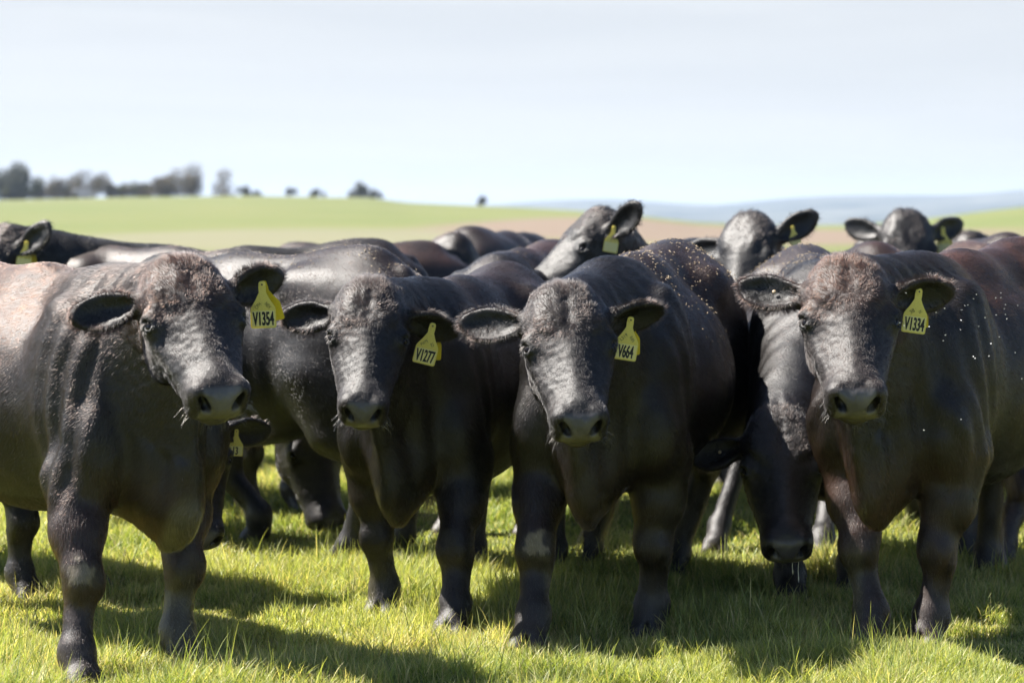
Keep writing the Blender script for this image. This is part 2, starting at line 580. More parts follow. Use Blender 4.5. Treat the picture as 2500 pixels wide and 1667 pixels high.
        for e in (-1, 1):
            hcp((e * .151, .181, -.054), (e * .141, .179, -.036), .006, .006, k=.008)
            hcp((e * .141, .179, -.036), (e * .126, .190, -.028), .006, .006, k=.008)
            hcp((e * .151, .214, -.056), (e * .138, .221, -.040), .0055, .0055, k=.008)
            he(e * .056, .520, -.056, (.038, .043, .046), k=.022)
            he(e * .046, .525, -.112, (.046, .042, .036), k=.02)
        he(0, .535, -.082, (.062, .045, .056), k=.02)
        he(0, .500, -.155, (.056, .052, .034), k=.018)
        # nostrils, lip line, eye sockets
        for e in (-1, 1):
            he(e * .051, .572, -.058, (.0130, .046, .032), k=.007, RR=rot('Y', e * 30), sub=True)
            he(e * .045, .574, -.074, (.0150, .040, .014), k=.008, RR=rot('Y', e * 60), sub=True)
            he(e * .149, .198, -.044, (.017, .0225, .0125), k=.005, RR=rot('Y', -e * 40), sub=True)
        he(0, .545, -.137, (.082, .05, .0045), k=.008, sub=True)
        # ears
        for e in (-1, 1):
            E = s.ear_frame(e)
            b = np.array([e * .125, .045, -.085])
            EW = s.H @ E
            c = lambda a, w, t: s.ear_pt(e, a, w, t)
            f.cap(s.h(e * .085, .05, -.095), c(.20, 0, -.004), .045 * hs, .030 * hs, k=.035 * hs)
            f.ell(c(.58, .004, 0), np.array([.098, .064, .026]) * hs * s.es, EW, k=.022 * hs)
            f.ell(c(.86, -.004, .002), np.array([.050, .036, .016]) * hs * s.es, EW, k=.02 * hs)
            f.ell(c(.32, .0, -.004), np.array([.075, .040, .028]) * hs * s.es, EW, k=.02 * hs)
            f.ell(c(.60, .004, .025), np.array([.084, .050, .027]) * hs * s.es, EW, k=.017 * hs, sub=True)
            f.ell(c(.36, .004, .020), np.array([.055, .028, .020]) * hs * s.es, EW, k=.012 * hs, sub=True)
        return f

    def headco(s, V):
        return ((V - s.P) @ s.H) / s.hs / np.array([s.hw, HL, 1])

    def build(s, name, label, cat="cow", group=None, tag_of=None):
        S = s.scale
        f = s.build_field()
        V, F = surface(f)
        V = smooth_np(V, F, 3)
        N = vnormals(V, F)
        Hc = s.headco(V)
        L = V / S
        headw = sstep(.30, .15, np.linalg.norm((Hc - np.array([0, .25, -.1])) / np.array([.9, 1, 1]), axis=1) - .18)
        # folds on neck, muscle lumps, forehead curls
        dsp = np.zeros(len(V))
        nk = sstep(-.2, -.45, L[:, 1]) * sstep(.45, .7, L[:, 2]) * (1 - sstep(.2, .6, headw))
        ang = np.arctan2(L[:, 0], L[:, 2] - .6)
        w1 = vnoise(np.stack([V[:, 0] * 3, V[:, 1] * 3, V[:, 2] * 3], 1), s.seed)
        dsp += nk * (.0085 if s.seed in (1, 4) else .005) * np.sin(L[:, 1] * 62 + w1 * 3.5 + L[:, 2] * 10) * (1 - abs(N[:, 2]))
        dsp += (1 - headw) * .006 * vnoise(V * 7 + 3.1, s.seed + 1) + (1 - headw) * .0014 * vnoise(V * 22, s.seed + 2)
        fh = headw * sstep(.26, .12, Hc[:, 1]) * sstep(-.14, -.06, Hc[:, 2]) * sstep(.16, .11, abs(Hc[:, 0]))
        q = np.stack([Hc[:, 0] * 42, Hc[:, 1] * 20, Hc[:, 2] * 25], 1)
        dsp += fh * (  .0050 * vnoise(q * .7, s.seed + 3) + .0014 * vnoise(q * 2.0, s.seed + 4) - .005 * np.exp(-(Hc[:, 0] / .022) ** 2) * sstep(.20, .12, Hc[:, 1]))
        dsp += headw * .0016 * vnoise(V * 60, s.seed + 5)
        rib = sstep(-.1, .1, L[:, 1]) * sstep(.6, .4, L[:, 1]) * sstep(.6, .75, L[:, 2]) * sstep(1.2, 1.05, L[:, 2])
        dsp += rib * .003 * np.sin(L[:, 1] * 62)
        V = V + N * dsp[:, None]
        N = vnormals(V, F)
        Hc = s.headco(V)
        # colours
        n1 = vnoise(V * 4 + 9, s.seed + 6) * .5 + vnoise(V * 11, s.seed + 7) * .3 + vnoise(V * 35, s.seed + 8) * .25
        top = sstep(.95, 1.25, L[:, 2]) * sstep(-.35, 0, L[:, 1])
        br = s.brown * (.10 + .80 * top + .20 * fh + .30 * sstep(.75, .55, L[:, 2]) * sstep(-.3, -.6, L[:, 1])) * np.clip(.7 + n1 * 1.2, 0, 2)
        br = np.clip(br, 0, 1)[:, None]
        C = BLACK * (1 - br) + BROWN * br
        g = np.clip(.35 + n1 * .8, 0, 1)[:, None] * .5
        C = C * (1 - g) + GREYB * g
        # lower legs dusty
        leg = sstep(.32, .12, V[:, 2])[:, None] * np.clip(.5 + n1[:, None], 0, 1)
        C = C * (1 - .5 * leg) + np.array([.04, .036, .033]) * .5 * leg
        # hooves
        hoof = sstep(.065, .05, V[:, 2])[:, None]
        C = C * (1 - hoof) + np.array([.05, .042, .032]) * hoof
        # mud patch on a knee of some
        if s.seed in (3, 1):
            kn = (s.hooves[0] + np.array([.01, 0, .38]))
            d = np.linalg.norm((V - kn) / np.array([.045, .13, .062]), axis=1) + n1 * .9 + vnoise(V * 60, 3) * .35
            mk = (sstep(1.05, .8, d) * .85)[:, None]
            C = C * (1 - mk) + np.array([.15, .125, .09]) * mk
        # nose pad: bare, wet; sky reflection painted above, olive dust and grass bounce below
        pad = sstep(.520, .540, Hc[:, 1] + .1 * (-.05 - Hc[:, 2])) * sstep(-.135, -.122, Hc[:, 2]) * sstep(.060, .050, abs(Hc[:, 0]) - .25 * np.clip(-.07 - Hc[:, 2], 0, .1))
        pad = pad * sstep(.0, -.02, Hc[:, 2])
        pad = pad[:, None]
        low = sstep(-.055, -.10, Hc[:, 2])[:, None]
        pc = np.array([.075, .070, .073]) * (1 - low) + np.array([.10, .088, .055]) * low
        C = C * (1 - pad) + pc * (1 + .4 * n1[:, None]) * pad
        lip = (sstep(.46, .50, Hc[:, 1]) * sstep(-.115, -.13, Hc[:, 2]) * sstep(.085, .06, abs(Hc[:, 0])))[:, None]
        C = C * (1 - lip) + np.array([.05, .042, .025]) * lip
        for e in (-1, 1):
            dk = sstep(.048, .026, np.linalg.norm(Hc - np.array([e * .145, .198, -.047]), axis=1))[:, None]
            C = C * (1 - dk) + np.array([.0015, .0014, .0014]) * dk
            E_ = s.ear_frame(e)
            le_ = (Hc - np.array([e * .125, .045, -.085])) @ E_
            inn = sstep(1.0, .75, np.sqrt(((le_[:, 0] * e - .128) / .085) ** 2 + (le_[:, 1] / .048) ** 2)) * (le_[:, 2] > -.012) * (Hc[:, 0] * e > .15)
            inn = inn[:, None]
            C = C * (1 - inn) + np.array([.0016, .0014, .0014]) * inn  # shade inside the ear cup, painted into the hide colour
        for e in (-1, 1):
            for cx, cf, cn, rx_, rf_, rn_, an in ((.051, .572, -.058, .0130, .046, .032, 30), (.045, .574, -.074, .0150, .040, .014, 60)):
                q_ = (Hc - np.array([e * cx, cf, cn])) @ rot('Y', e * an)
                dd_ = np.sqrt(((q_ / np.array([rx_, rf_, rn_])) ** 2).sum(1))
                dk = sstep(1.12, .98, dd_)[:, None]
                C = C * (1 - dk) + np.array([.004, .0035, .004]) * dk  # darkness of the nostril hollows painted into the colour
        A = np.clip(pad[:, 0] + lip[:, 0] * .5, 0, 1)
        s.V, s.F, s.N, s.C = V, F, N, np.clip(C, 0.002, 1)
        root = bpy.data.objects.new(name, None)
        COL.objects.link(root)
        root.location = s.pos; root.rotation_euler = (0, 0, rad(s.yaw))
        root.empty_display_size = .3
        tag(root, label, cat, group)
        s.root = root
        s.body = mesh_np("body", V, F, M_HIDE, parent=root, col=np.concatenate([s.C, A[:, None]], 1))
        # eyes
        for e in (-1, 1):
            s.eye(e)
        if s.fur: s.coat(int(s.fur))
        return root

    def eye(s, e):
        u = np.linspace(0, math.pi, 13); v = np.linspace(0, 2 * math.pi, 25)[:-1]
        U, Vv = np.meshgrid(u, v, indexing='ij')
        P = np.stack([np.sin(U) * np.cos(Vv), np.sin(U) * np.sin(Vv), np.cos(U)], -1).reshape(-1, 3)
        P = (P * np.array([.0178, .0215, .0185]) + np.array([e * .1330 * s.hw, .198 * HL, -.0575])) * s.hs
        P = s.P + P @ s.H.T
        n, m = 13, 24
        F = []
        for i in range(n - 1):
            for j in range(m):
                a = i * m + j; b = i * m + (j + 1) % m
                F.append((a, b, b + m, a + m))
        mesh_np("eye", P, np.array(F), M_EYE, parent=s.root)

    def coat(s, nh):
        rng = np.random.default_rng(s.seed * 17 + 5)
        V, F, N, C = s.V, s.F, s.N, s.C
        S = s.scale
        cen = V[F].mean(1)
        fn = np.cross(V[F[:, 2]] - V[F[:, 0]], V[F[:, 3]] - V[F[:, 1]]) * .5
        area = np.linalg.norm(fn, axis=1)
        fnn = fn / (area[:, None] + 1e-12)
        Hc = s.headco(cen)
        inhead = (Hc[:, 1] > -.08) & (Hc[:, 1] < .6) & (Hc[:, 2] > -.26) & (Hc[:, 2] < .08) & (abs(Hc[:, 0]) < .37)
        w = area * np.where(inhead, 2.0, 1.0)
        # most hair where it can be seen from the paddock's open side
        camL = s.loc([0, 0, CAM_H])
        vd = camL - cen; vd /= np.linalg.norm(vd, axis=1, keepdims=True)
        w = w * np.where((fnn * vd).sum(1) > -.45, 1.0, .12)
        w *= (cen[:, 2] > .07)
        nose = (Hc[:, 1] > .520) & (abs(Hc[:, 0]) < .058) & (Hc[:, 2] < -.015) & (Hc[:, 2] > -.17)
        w = np.where(nose & inhead, 0, w)
        for e in (-1, 1):
            d = np.linalg.norm(Hc - np.array([e * .146, .198, -.047]), axis=1)
            w = np.where(d < .021, 0, w)
        fi = rng.choice(len(F), nh, p=w / w.sum())
        a, b = rng.random(nh)[:, None], rng.random(nh)[:, None]
        q = F[fi]
        def bil(A): return (A[q[:, 0]] * (1 - a) + A[q[:, 1]] * a) * (1 - b) + (A[q[:, 3]] * (1 - a) + A[q[:, 2]] * a) * b
        P = bil(V); Nn = bil(N); Nn /= np.linalg.norm(Nn, axis=1, keepdims=True) + 1e-9
        Cc = bil(C)
        H = s.headco(P); L = P / S
        ih = inhead[fi]
        ear = ih & (abs(H[:, 0]) > .165) & (H[:, 1] < .2)
        face = ih & ~ear
        # combing direction
        D = np.tile(np.array([0, .75, -.75]), (nh, 1))
        D[:, 1] = np.where(L[:, 2] > 1.1, 1.2, D[:, 1])
        D[:, 1] = np.where(L[:, 2] < .55, .1, D[:, 1])
        nz_ = np.stack([vnoise(P * 9 + o, s.seed + 20 + o) for o in range(3)], 1)
        nz2 = np.stack([vnoise(P * 38 + o, s.seed + 30 + o) for o in range(3)], 1)
        D = D + nz_ * .5 + nz2 * .22
        hx = s.H[:, 0][None]; hfv = s.H[:, 1][None]; hnv = s.H[:, 2][None]
        wh = np.array([.0, .15])
        up = np.where(H[:, 1] < .15, -1.0, 1.0)
        DF = hx * (H[:, 0] * 7)[:, None] + hfv * np.clip((H[:, 1] - .15) * 14, -1, 1)[:, None]
        DF = DF + nz2 * .55 + nz_ * .35
        D = np.where(face[:, None], DF, D)
        DE = hx * np.sign(H[:, 0])[:, None] * 1.0 + nz2 * .5
        D = np.where(ear[:, None], DE, D)
        D = D - Nn * (D * Nn).sum(1, keepdims=True)
        D /= np.linalg.norm(D, axis=1, keepdims=True) + 1e-9
        # lengths
        ln = np.full(nh, .0135)
        ln += .016 * sstep(1.12, 1.25, L[:, 2]) * sstep(.1, -.3, L[:, 1])
        ln += .006 * sstep(.72, .5, L[:, 2]) * sstep(-.45, -.65, L[:, 1])
        ln = np.where(L[:, 2] < .42, .011, ln)
        if s.tail:
            sw = (L[:, 1] > 1.03) & (L[:, 2] < .62)
            ln = np.where(sw, .12, ln)
        lf = .0065 + .009 * sstep(.24, .12, H[:, 1]) * sstep(-.13, -.05, H[:, 2])
        lf += .014 * sstep(.05, -.02, H[:, 1]) * sstep(.10, .03, abs(H[:, 0]))
        lf += .006 * sstep(-.1, -.2, H[:, 2])
        lf *= 1 - .4 * sstep(.36, .46, H[:, 1])
        ln = np.where(face, lf, ln)
        # ear: longest at the rim
        El = np.zeros(nh)
        for e in (-1, 1):
            E = s.ear_frame(e)
            base = np.array([e * .125, .045, -.085])
            le = (H - base) @ E
            rim = np.sqrt(((le[:, 0] * e - .125) / .10) ** 2 + (le[:, 1] / .060) ** 2)
            El = np.where(H[:, 0] * e > 0, rim, El)
            m = ear & (H[:, 0] * e > 0)
            out = (s.H @ E @ np.array([[e, 0, 0], [0, 1, 0], [0, 0, 0.]]).T @ np.eye(3))
            dv = np.stack([le[:, 0] - e * .10, le[:, 1] * 1.6, np.zeros(nh)], 1)
            dv /= np.linalg.norm(dv, axis=1, keepdims=True) + 1e-9
            dvw = dv @ (s.H @ E).T + nz2 * .5
            dvw -= Nn * (dvw * Nn).sum(1, keepdims=True) * .7
            dvw /= np.linalg.norm(dvw, axis=1, keepdims=True) + 1e-9
            D[m] = dvw[m]
        ln = np.where(ear, .009 + .010 * sstep(.75, .98, El), ln)
        ln = ln * (.6 + .8 * rng.random(nh)) * s.hs
        lift = np.where(face, .04, .02) + np.where(face | ear, .16, .09) * rng.random(nh) + np.where(ear, .15, 0)
        lift += .2 * sstep(.05, -.02, H[:, 1]) * face
        sway = rng.normal(0, 1, (nh, 3)) * np.where(face | ear, .12, .075)[:, None]
        tdir = D * np.cos(lift)[:, None] + Nn * np.sin(lift)[:, None] + sway
        tdir /= np.linalg.norm(tdir, axis=1, keepdims=True)
        p0 = P - Nn * .0015
        p1 = P + (tdir * .55 + Nn * .03) * ln[:, None] * .9
        p2 = P + tdir * ln[:, None] + D * ln[:, None] * .12 - np.array([0, 0, .1]) * ln[:, None]
        # clumping of tips
        pts = np.stack([p0, p1, p2], 1)
        thick = .00034 if s.res[0] < .008 else .0005
        R = np.stack([np.full(nh, thick), np.full(nh, thick * .85), np.full(nh, thick * .2)], 1)
        R[:, :] *= (.7 + .6 * rng.random(nh))[:, None]
        cc = Cc * (.7 + 1.4 * rng.random(nh))[:, None]
        tips = rng.random(nh) < .16
        cc[tips] = cc[tips] * 1.5 + np.array([.016, .012, .009])
        cc = np.where(face[:, None], cc * .75, cc)
        cc = np.where(ear[:, None], cc * np.array([.55, .45, .42]), cc)
        # whiskers
        if s.res[0] < .008:
            nw = 46
            wx = rng.choice([-1, 1], nw)
            wp = []
            for i in range(nw):
                e = wx[i]
                if i < 36:
                    r0 = np.array([e * rng.uniform(.05, .088), rng.uniform(.50, .545), rng.uniform(-.15, -.085)])
                    dd = np.array([e * rng.uniform(.4, 1), rng.uniform(.2, .8), rng.uniform(-.6, .1)])
                else:
                    r0 = np.array([rng.uniform(-.04, .04), rng.uniform(.50, .53), -.175])
                    dd = np.array([rng.uniform(-.3, .3), rng.uniform(.2, .6), -1])
                ll = rng.uniform(.02, .05)
                dd = unit(dd)
                wp.append([r0, r0 + dd * ll * .5, r0 + dd * ll + np.array([0, .25 * ll, 0])])
            wp = np.array(wp) * s.hs * np.array([s.hw, HL, 1])
            wp = s.P + wp @ s.H.T
            # eyelashes
            el = []
            for e in (-1, 1):
                for i in range(26):
                    t = rng.uniform(-1, 1)
                    r0 = np.array([e * (.150 - .006 * t * t), .186 + .012 * t * t, -.056 + t * .02])
                    dd = unit(np.array([e * .9, .35 + rng.normal(0, .2), -.15 + rng.normal(0, .2)]))
                    ll = rng.uniform(.012, .022)
                    el.append([r0, r0 + dd * ll * .5, r0 + dd * ll + np.array([0, .3 * ll, -.2 * ll])])
            el = np.array(el) * s.hs * np.array([s.hw, HL, 1])
            el = s.P + el @ s.H.T
            ex = np.concatenate([wp, el])
            pts = np.concatenate([pts, ex])
            R = np.concatenate([R, np.tile([.00035, .00028, .0001], (len(ex), 1))])
            cc = np.concatenate([cc, np.concatenate([np.tile([.10, .085, .07], (len(wp), 1)), np.tile([.012, .010, .009], (len(el), 1))])])
        curves_np("coat", pts, R, M_FUR, parent=s.root, col=cc)

    # ---- ear tag
    def ear_tag(s, side, frac, number=None, notes=(), roll=0, yaw=0, tilt=0, size=1.0, rear=(1, 12), offs=(0, 0, 0)):
        at_l = s.ear_pt(side, frac, 0.0, .012)
        at_w = s.pos + s.R @ at_l + np.array(offs)
        holder = bpy.data.objects.new("ear_tag", None)
        Mw = Matrix.Translation(Vector(at_w)) @ Matrix.Rotation(rad(yaw), 4, 'Z') @ Matrix.Rotation(rad(tilt), 4, 'X') @ Matrix.Rotation(rad(roll), 4, 'Y')
        prof = [(.0105, .010), (.0115, -.004), (.011, -.018), (.0165, -.030), (.0235, -.043), (.0310, -.054), (.0368, -.064), (.0385, -.071), (.0385, -.121), (.0365, -.125), (.033, -.1265)]
        topr = [(.0045, .0165), (.008, .0145)]
        half = topr + prof
        right = half
        left = [(-x, y) for x, y in reversed(half)]
        poly = right + left
        def plate(pl, y0, y1):
            n = len(pl)
            V = [(x * size, y0, z * size) for x, z in pl] + [(x * size, y1, z * size) for x, z in pl]
            fs = [tuple(range(n)), tuple(reversed(range(n, 2 * n)))]
            fs += [(i, n + i, n + (i + 1) % n, (i + 1) % n) for i in range(n)]
            return V, fs
        def mk(name, V, fs, mat, parent, M=None):
            me = bpy.data.meshes.new(name); me.from_pydata([Vector(v) for v in V], [], fs); me.update()
            me.materials.append(mat)
            o = bpy.data.objects.new(name, me); COL.objects.link(o); o.parent = parent
            return o
        V, fs = plate(poly, 0, .0018)
        rootinv = Matrix.LocRotScale(Vector(s.pos), Matrix(s.R.tolist()).to_quaternion(), None).inverted()
        t = mk("ear_tag", V, fs, M_TAG, s.root)
        t.matrix_local = rootinv @ Mw
        # raised, paler number panel
        pn = [(.0345, -.0735), (.0345, -.1185), (.0325, -.1215), (-.0325, -.1215), (-.0345, -.1185), (-.0345, -.0735)]
        V, fs = plate(pn, -.0008, -.0001)
        mk("number_panel", V, fs, M_TAGP, t)
        # stud
        ns = 16
        V = [(math.cos(i * 2 * math.pi / ns) * .0075 * size, -.003, (math.sin(i * 2 * math.pi / ns) * .0075 + .006) * size) for i in range(ns)] + \
            [(math.cos(i * 2 * math.pi / ns) * .009 * size, -.0001, (math.sin(i * 2 * math.pi / ns) * .009 + .006) * size) for i in range(ns)]
        fs = [tuple(reversed(range(ns)))] + [(i, (i + 1) % ns, ns + (i + 1) % ns, ns + i) for i in range(ns)]
        mk("stud", V, fs, M_TAG, t)
        V = [(math.cos(i * 2 * math.pi / ns) * .0028 * size, -.0034, (math.sin(i * 2 * math.pi / ns) * .0028 + .006) * size) for i in range(ns)] + \
            [(math.cos(i * 2 * math.pi / ns) * .0028 * size, -.0029, (math.sin(i * 2 * math.pi / ns) * .0028 + .006) * size) for i in range(ns)]
        mk("stud_hole", V, fs, M_INK, t)
        if rear:
            rp = [(x * .86, z * .93) for x, z in poly]
            V, fs = plate(rp, 0, .0016)
            r = mk("rear_tag", V, fs, M_TAGB, s.root)
            off = Matrix.Translation(Vector((rear[0] * .004, .03, 0))) @ Matrix.Rotation(rad(-rear[1]), 4, 'Y') @ Matrix.Rotation(rad(12), 4, 'X')
            r.matrix_local = rootinv @ Mw @ off
        def text(body, x, z, h, wscale, rotd, mat, name, bold=0.0, wfit=None):
            cu = bpy.data.curves.new("lettering", 'FONT'); cu.body = body
            cu.align_x = 'CENTER'; cu.align_y = 'CENTER'; cu.size = 1.0; cu.offset = bold
            cu.space_character = 1.0
            to = bpy.data.objects.new("lettering", cu); COL.objects.link(to)
            bpy.context.view_layer.update()
            me = bpy.data.meshes.new_from_object(to)
            bpy.data.objects.remove(to)
            co = np.empty(len(me.vertices) * 3, dtype=np.float32); me.vertices.foreach_get("co", co); co = co.reshape(-1, 3)
            c0, c1 = co.min(0), co.max(0)
            co = (co - (c0 + c1) / 2)
            co[:, 1] *= h / (c1[1] - c0[1]); co[:, 0] *= (wfit if wfit else h * wscale) / (c1[0] - c0[0])
            ca, sa = math.cos(rad(rotd)), math.sin(rad(rotd))
            xy = np.stack([co[:, 0] * ca - co[:, 1] * sa + x, co[:, 0] * sa + co[:, 1] * ca + z], 1) * size
            out = np.stack([xy[:, 0], np.full(len(co), -.0012), xy[:, 1]], 1).astype(np.float32)
            me.vertices.foreach_set("co", out.ravel()); me.update()
            if bold:
                Vn = np.concatenate([out + np.array([dx * size, -.0001 * k_, 0], dtype=np.float32) for k_, dx in enumerate((0, -.0007, .0007))])
                polys = [[v for v in p.vertices] for p in me.polygons]
                me2 = bpy.data.meshes.new(name)
                me2.from_pydata([tuple(v) for v in Vn], [], [tuple(i + k_ * len(co) for i in p) for k_ in range(3) for p in polys])
                me2.update(); me = me2
            me.materials.clear(); me.materials.append(mat)
            o = bpy.data.objects.new(name, me); COL.objects.link(o); o.parent = t
        if number:
            text(number, 0, -.0975, .042, 0, 0, M_INK, "tag_number", bold=.02, wfit=.0132 * len(number) - .002)
        for (body, x, z, rt, hh) in notes:
            text(body, x, z, hh, .62 * len(body), rt, M_PEN, "pen_note", bold=0.0)
        return t

    def button(s, side, frac, size=.0065):
        """small round yellow stud in the ear"""
        E = s.ear_frame(side)
        ns = 20
        c = s.ear_pt(side, frac, 0.0, .006)
        nrm = unit(s.H @ E @ np.array([0, 0, 1.])); ux = unit(s.H @ E @ np.array([1., 0, 0])); uy = unit(s.H @ E @ np.array([0, 1., 0]))
        V = []
        for rr, hh in ((size, 0), (size, .003), (size * .72, .0042), (size * .02, .0044)):
            for i in range(ns):
                a = i * 2 * math.pi / ns
                V.append(c + nrm * hh + ux * math.cos(a) * rr + uy * math.sin(a) * rr)
        F = [(j * ns + i, j * ns + (i + 1) % ns, (j + 1) * ns + (i + 1) % ns, (j + 1) * ns + i) for j in range(3) for i in range(ns)]
        mesh_np("ear_button", np.array(V), np.array(F), M_STRAW, parent=s.root)

#%%COWS
ONLY = None
def foots(*uv): return [tuple(G(u, v)[:2]) for u, v in uv]
HERD = "black cattle standing in the pasture"
cows = []

def add(key, **k):
    if ONLY and key not in ONLY: return None
    lab = k.pop("label")
    c = Cow(**k)
    c.build("cow", lab, "cow", HERD)
    c.key = key
    cows.append(c)
    print(key, len(c.V), round(time.time() - T0, 1))
    return c

# --- front row
c = add("c1", pos=(-1.55, 8.30), yaw=42, poll=W(450, 660, 7.62), hyaw=23, hpitch=42, hroll=-3, hs=1.0, hw=1.06, es=1.0, scale=1.0,
        ff=foots((188, 1690), (432, 1632)), ears=((8, 20, -30), (24, 2, -55)), brown=.95, seed=1, fur=230000,
        label="black bull at the left edge with its head turned, yellow tag V1354 in its ear")
if c: c.ear_tag(1, .50, "V1354", notes=(("CPH", -.015, -.058, 45, .011), ("NEX", .016, -.058, -50, .011)), roll=-2, yaw=0, tilt=4, size=1.06, offs=(.03, 0, 0))
c = add("c2", pos=(-.23, 9.22), yaw=-16, poll=W(905, 712, 8.32), hyaw=2, hpitch=49, hroll=3, hs=.93, hw=.94, es=1.0, scale=.95, wide=.95,
        ff=foots((940, 1512), (1108, 1560)), ears=((8, 22, -34), (-2, 18, -72)), brown=.35, seed=2, fur=190000,
        label="black bull facing forward with a narrow face, yellow tag V1277 in its ear")
if c: c.ear_tag(1, .42, "V1277", notes=(("PW79", -.014, -.055, 42, .010), ("SO", .014, -.056, -52, .010)), roll=14, yaw=5, tilt=4, size=1.03, offs=(.028, 0, -.008))
c = add("c3", pos=(.44, 8.95), yaw=-15, poll=W(1380, 722, 8.02), hyaw=5, hpitch=45, hroll=-2, hs=1.0, scale=1.02,
        ff=foots((1298, 1592), (1590, 1560)), hf=foots((1422, 1400), (1640, 1420)),
        ears=((14, 12, -24), (17, 8, -85)), es=1.02, brown=.4, seed=3, fur=230000,
        label="black bull with muddy knee and straw on its back, yellow tag V664 in its ear")
if c: c.ear_tag(1, .50, "V664", notes=(("L519", -.014, -.052, 48, .011), ("R85", .015, -.055, -48, .010)), roll=9, yaw=8, tilt=3, size=1.03, offs=(-.01, 0, -.01))
c = add("c4", pos=(1.60, 8.84), yaw=-31, poll=W(2070, 658, 7.98), hyaw=-3, hpitch=45, hroll=0, hs=1.02, scale=1.03,
        ff=foots((2130, 1588), (2268, 1588)), hf=foots((2405, 1420), (2650, 1440)),
        ears=((17, 6, -20), (14, 8, -66)), es=1.02, hw=1.03, brown=1.3, seed=4, fur=230000,
        label="black bull at the right with a reddish shoulder, yellow tag V1334 in its ear")
if c:
    c.ear_tag(1, .48, "V1334", notes=(("38", -.013, -.058, 40, .012), ("N", .013, -.056, -52, .011)), roll=8, yaw=4, tilt=3, size=1.05, offs=(0, 0, .01))
    c.button(-1, .50)
c = add("ce", pos=(1.24, 9.92), yaw=-4, poll=W(1903, 1030, 8.78), hyaw=-3, hpitch=54, hroll=-2, hs=.96, scale=1.0, wide=.95,
        ff=foots((1932, 1480), (2078, 1450)), hf=foots((1745, 1352), (2005, 1385)), ears=((-4, 22, -10), (-2, 20, -10)),
        brown=.25, seed=5, fur=100000,
        label="black bull grazing between the V664 and V1334 bulls, drool hanging from its muzzle")
if c:
    c.button(-1, .50)
    for x, ll in ((.028, .075), (.055, .105)):
        p0 = c.h(x * .8, .53, -.165)
        n = 9
        V = []; F = []
        for i in range(n):
            r = .0011 if i < n - 1 else .0004
            if i == n - 2: r = .0022
            z = -ll * i / (n - 1)
            for j in range(6):
                V.append(p0 + np.array([math.cos(j * math.pi / 3) * r + .001 * math.sin(i), math.sin(j * math.pi / 3) * r, z + .02]))
        for i in range(n - 1):
            for j in range(6):
                F.append((i * 6 + j, i * 6 + (j + 1) % 6, (i + 1) * 6 + (j + 1) % 6, (i + 1) * 6 + j))
        mesh_np("drool", np.array(V), np.array(F), M_DROOL, parent=c.root)

# --- second row
MID = (.009, .02)
c = add("cb", pos=(-1.27, 10.75), yaw=-124, poll=(-2.1, 11.6, .95), hyaw=-132, hpitch=60, hs=1.0, scale=1.0, res=MID,
        hf=[(-.50, 10.44), (-.71, 10.12)], ff=[(-1.13, 11.05), (-1.36, 10.83)], brown=.25, seed=6, fur=60000,
        label="black bull walking away behind the V1354 bull, mud flecks on its hip")
c = add("ct", pos=(-2.15, 9.75), yaw=50, poll=W(470, 1010, 9.15), hyaw=18, hpitch=62, hroll=0, hs=.95, scale=.95, res=MID, wide=.9,
        brown=.2, seed=7, fur=40000, ears=((0, 18, -30), (6, 15, -40)),
        label="black bull lowering its head behind the V1354 bull, tag ending in 3")
if c: c.ear_tag(1, .30, "13", roll=3, yaw=0, size=.72, rear=None)
c = add("cl", pos=(-1.5, 12.7), yaw=-78, poll=W(-8, 575, 12.3), hyaw=-48, hpitch=50, hs=1.05, scale=1.0, res=MID,
        ears=((5, 10, -30), (48, -5, -40)), brown=.15, seed=8, fur=50000,
        label="black bull cut by the left edge beyond the front row, its tagged ear upright")
if c: c.ear_tag(1, .35, None, roll=8, size=1.0)
c = add("ck", pos=(.02, 11.75), yaw=-14, poll=(-.18, 10.75, .9), hyaw=-10, hpitch=60, hs=1.0, scale=1.0, res=MID,
        brown=.8, seed=9, fur=60000, ears=((0, 18, -30), (0, 15, -40)),
        label="bull with a sun-browned back showing between the V1277 and V664 bulls")
c = add("cm", pos=(-1.62, 12.2), yaw=60, poll=W(775, 1010, 11.3), hyaw=40, hpitch=72, hs=1.0, scale=1.0, res=MID,
        brown=.25, seed=10, fur=40000,
        label="grazing bull with its muzzle showing low, left of the V1277 bull")
c = add("cg", pos=(2.42, 11.0), yaw=15, poll=W(2335, 1080, 10.2), hyaw=10, hpitch=74, hs=.98, scale=1.0, res=MID,
        ff=foots((2440, 1395), (2560, 1390)), brown=.8, seed=11, fur=50000,
        label="grazing bull at the right edge behind the legs of the V1334 bull")

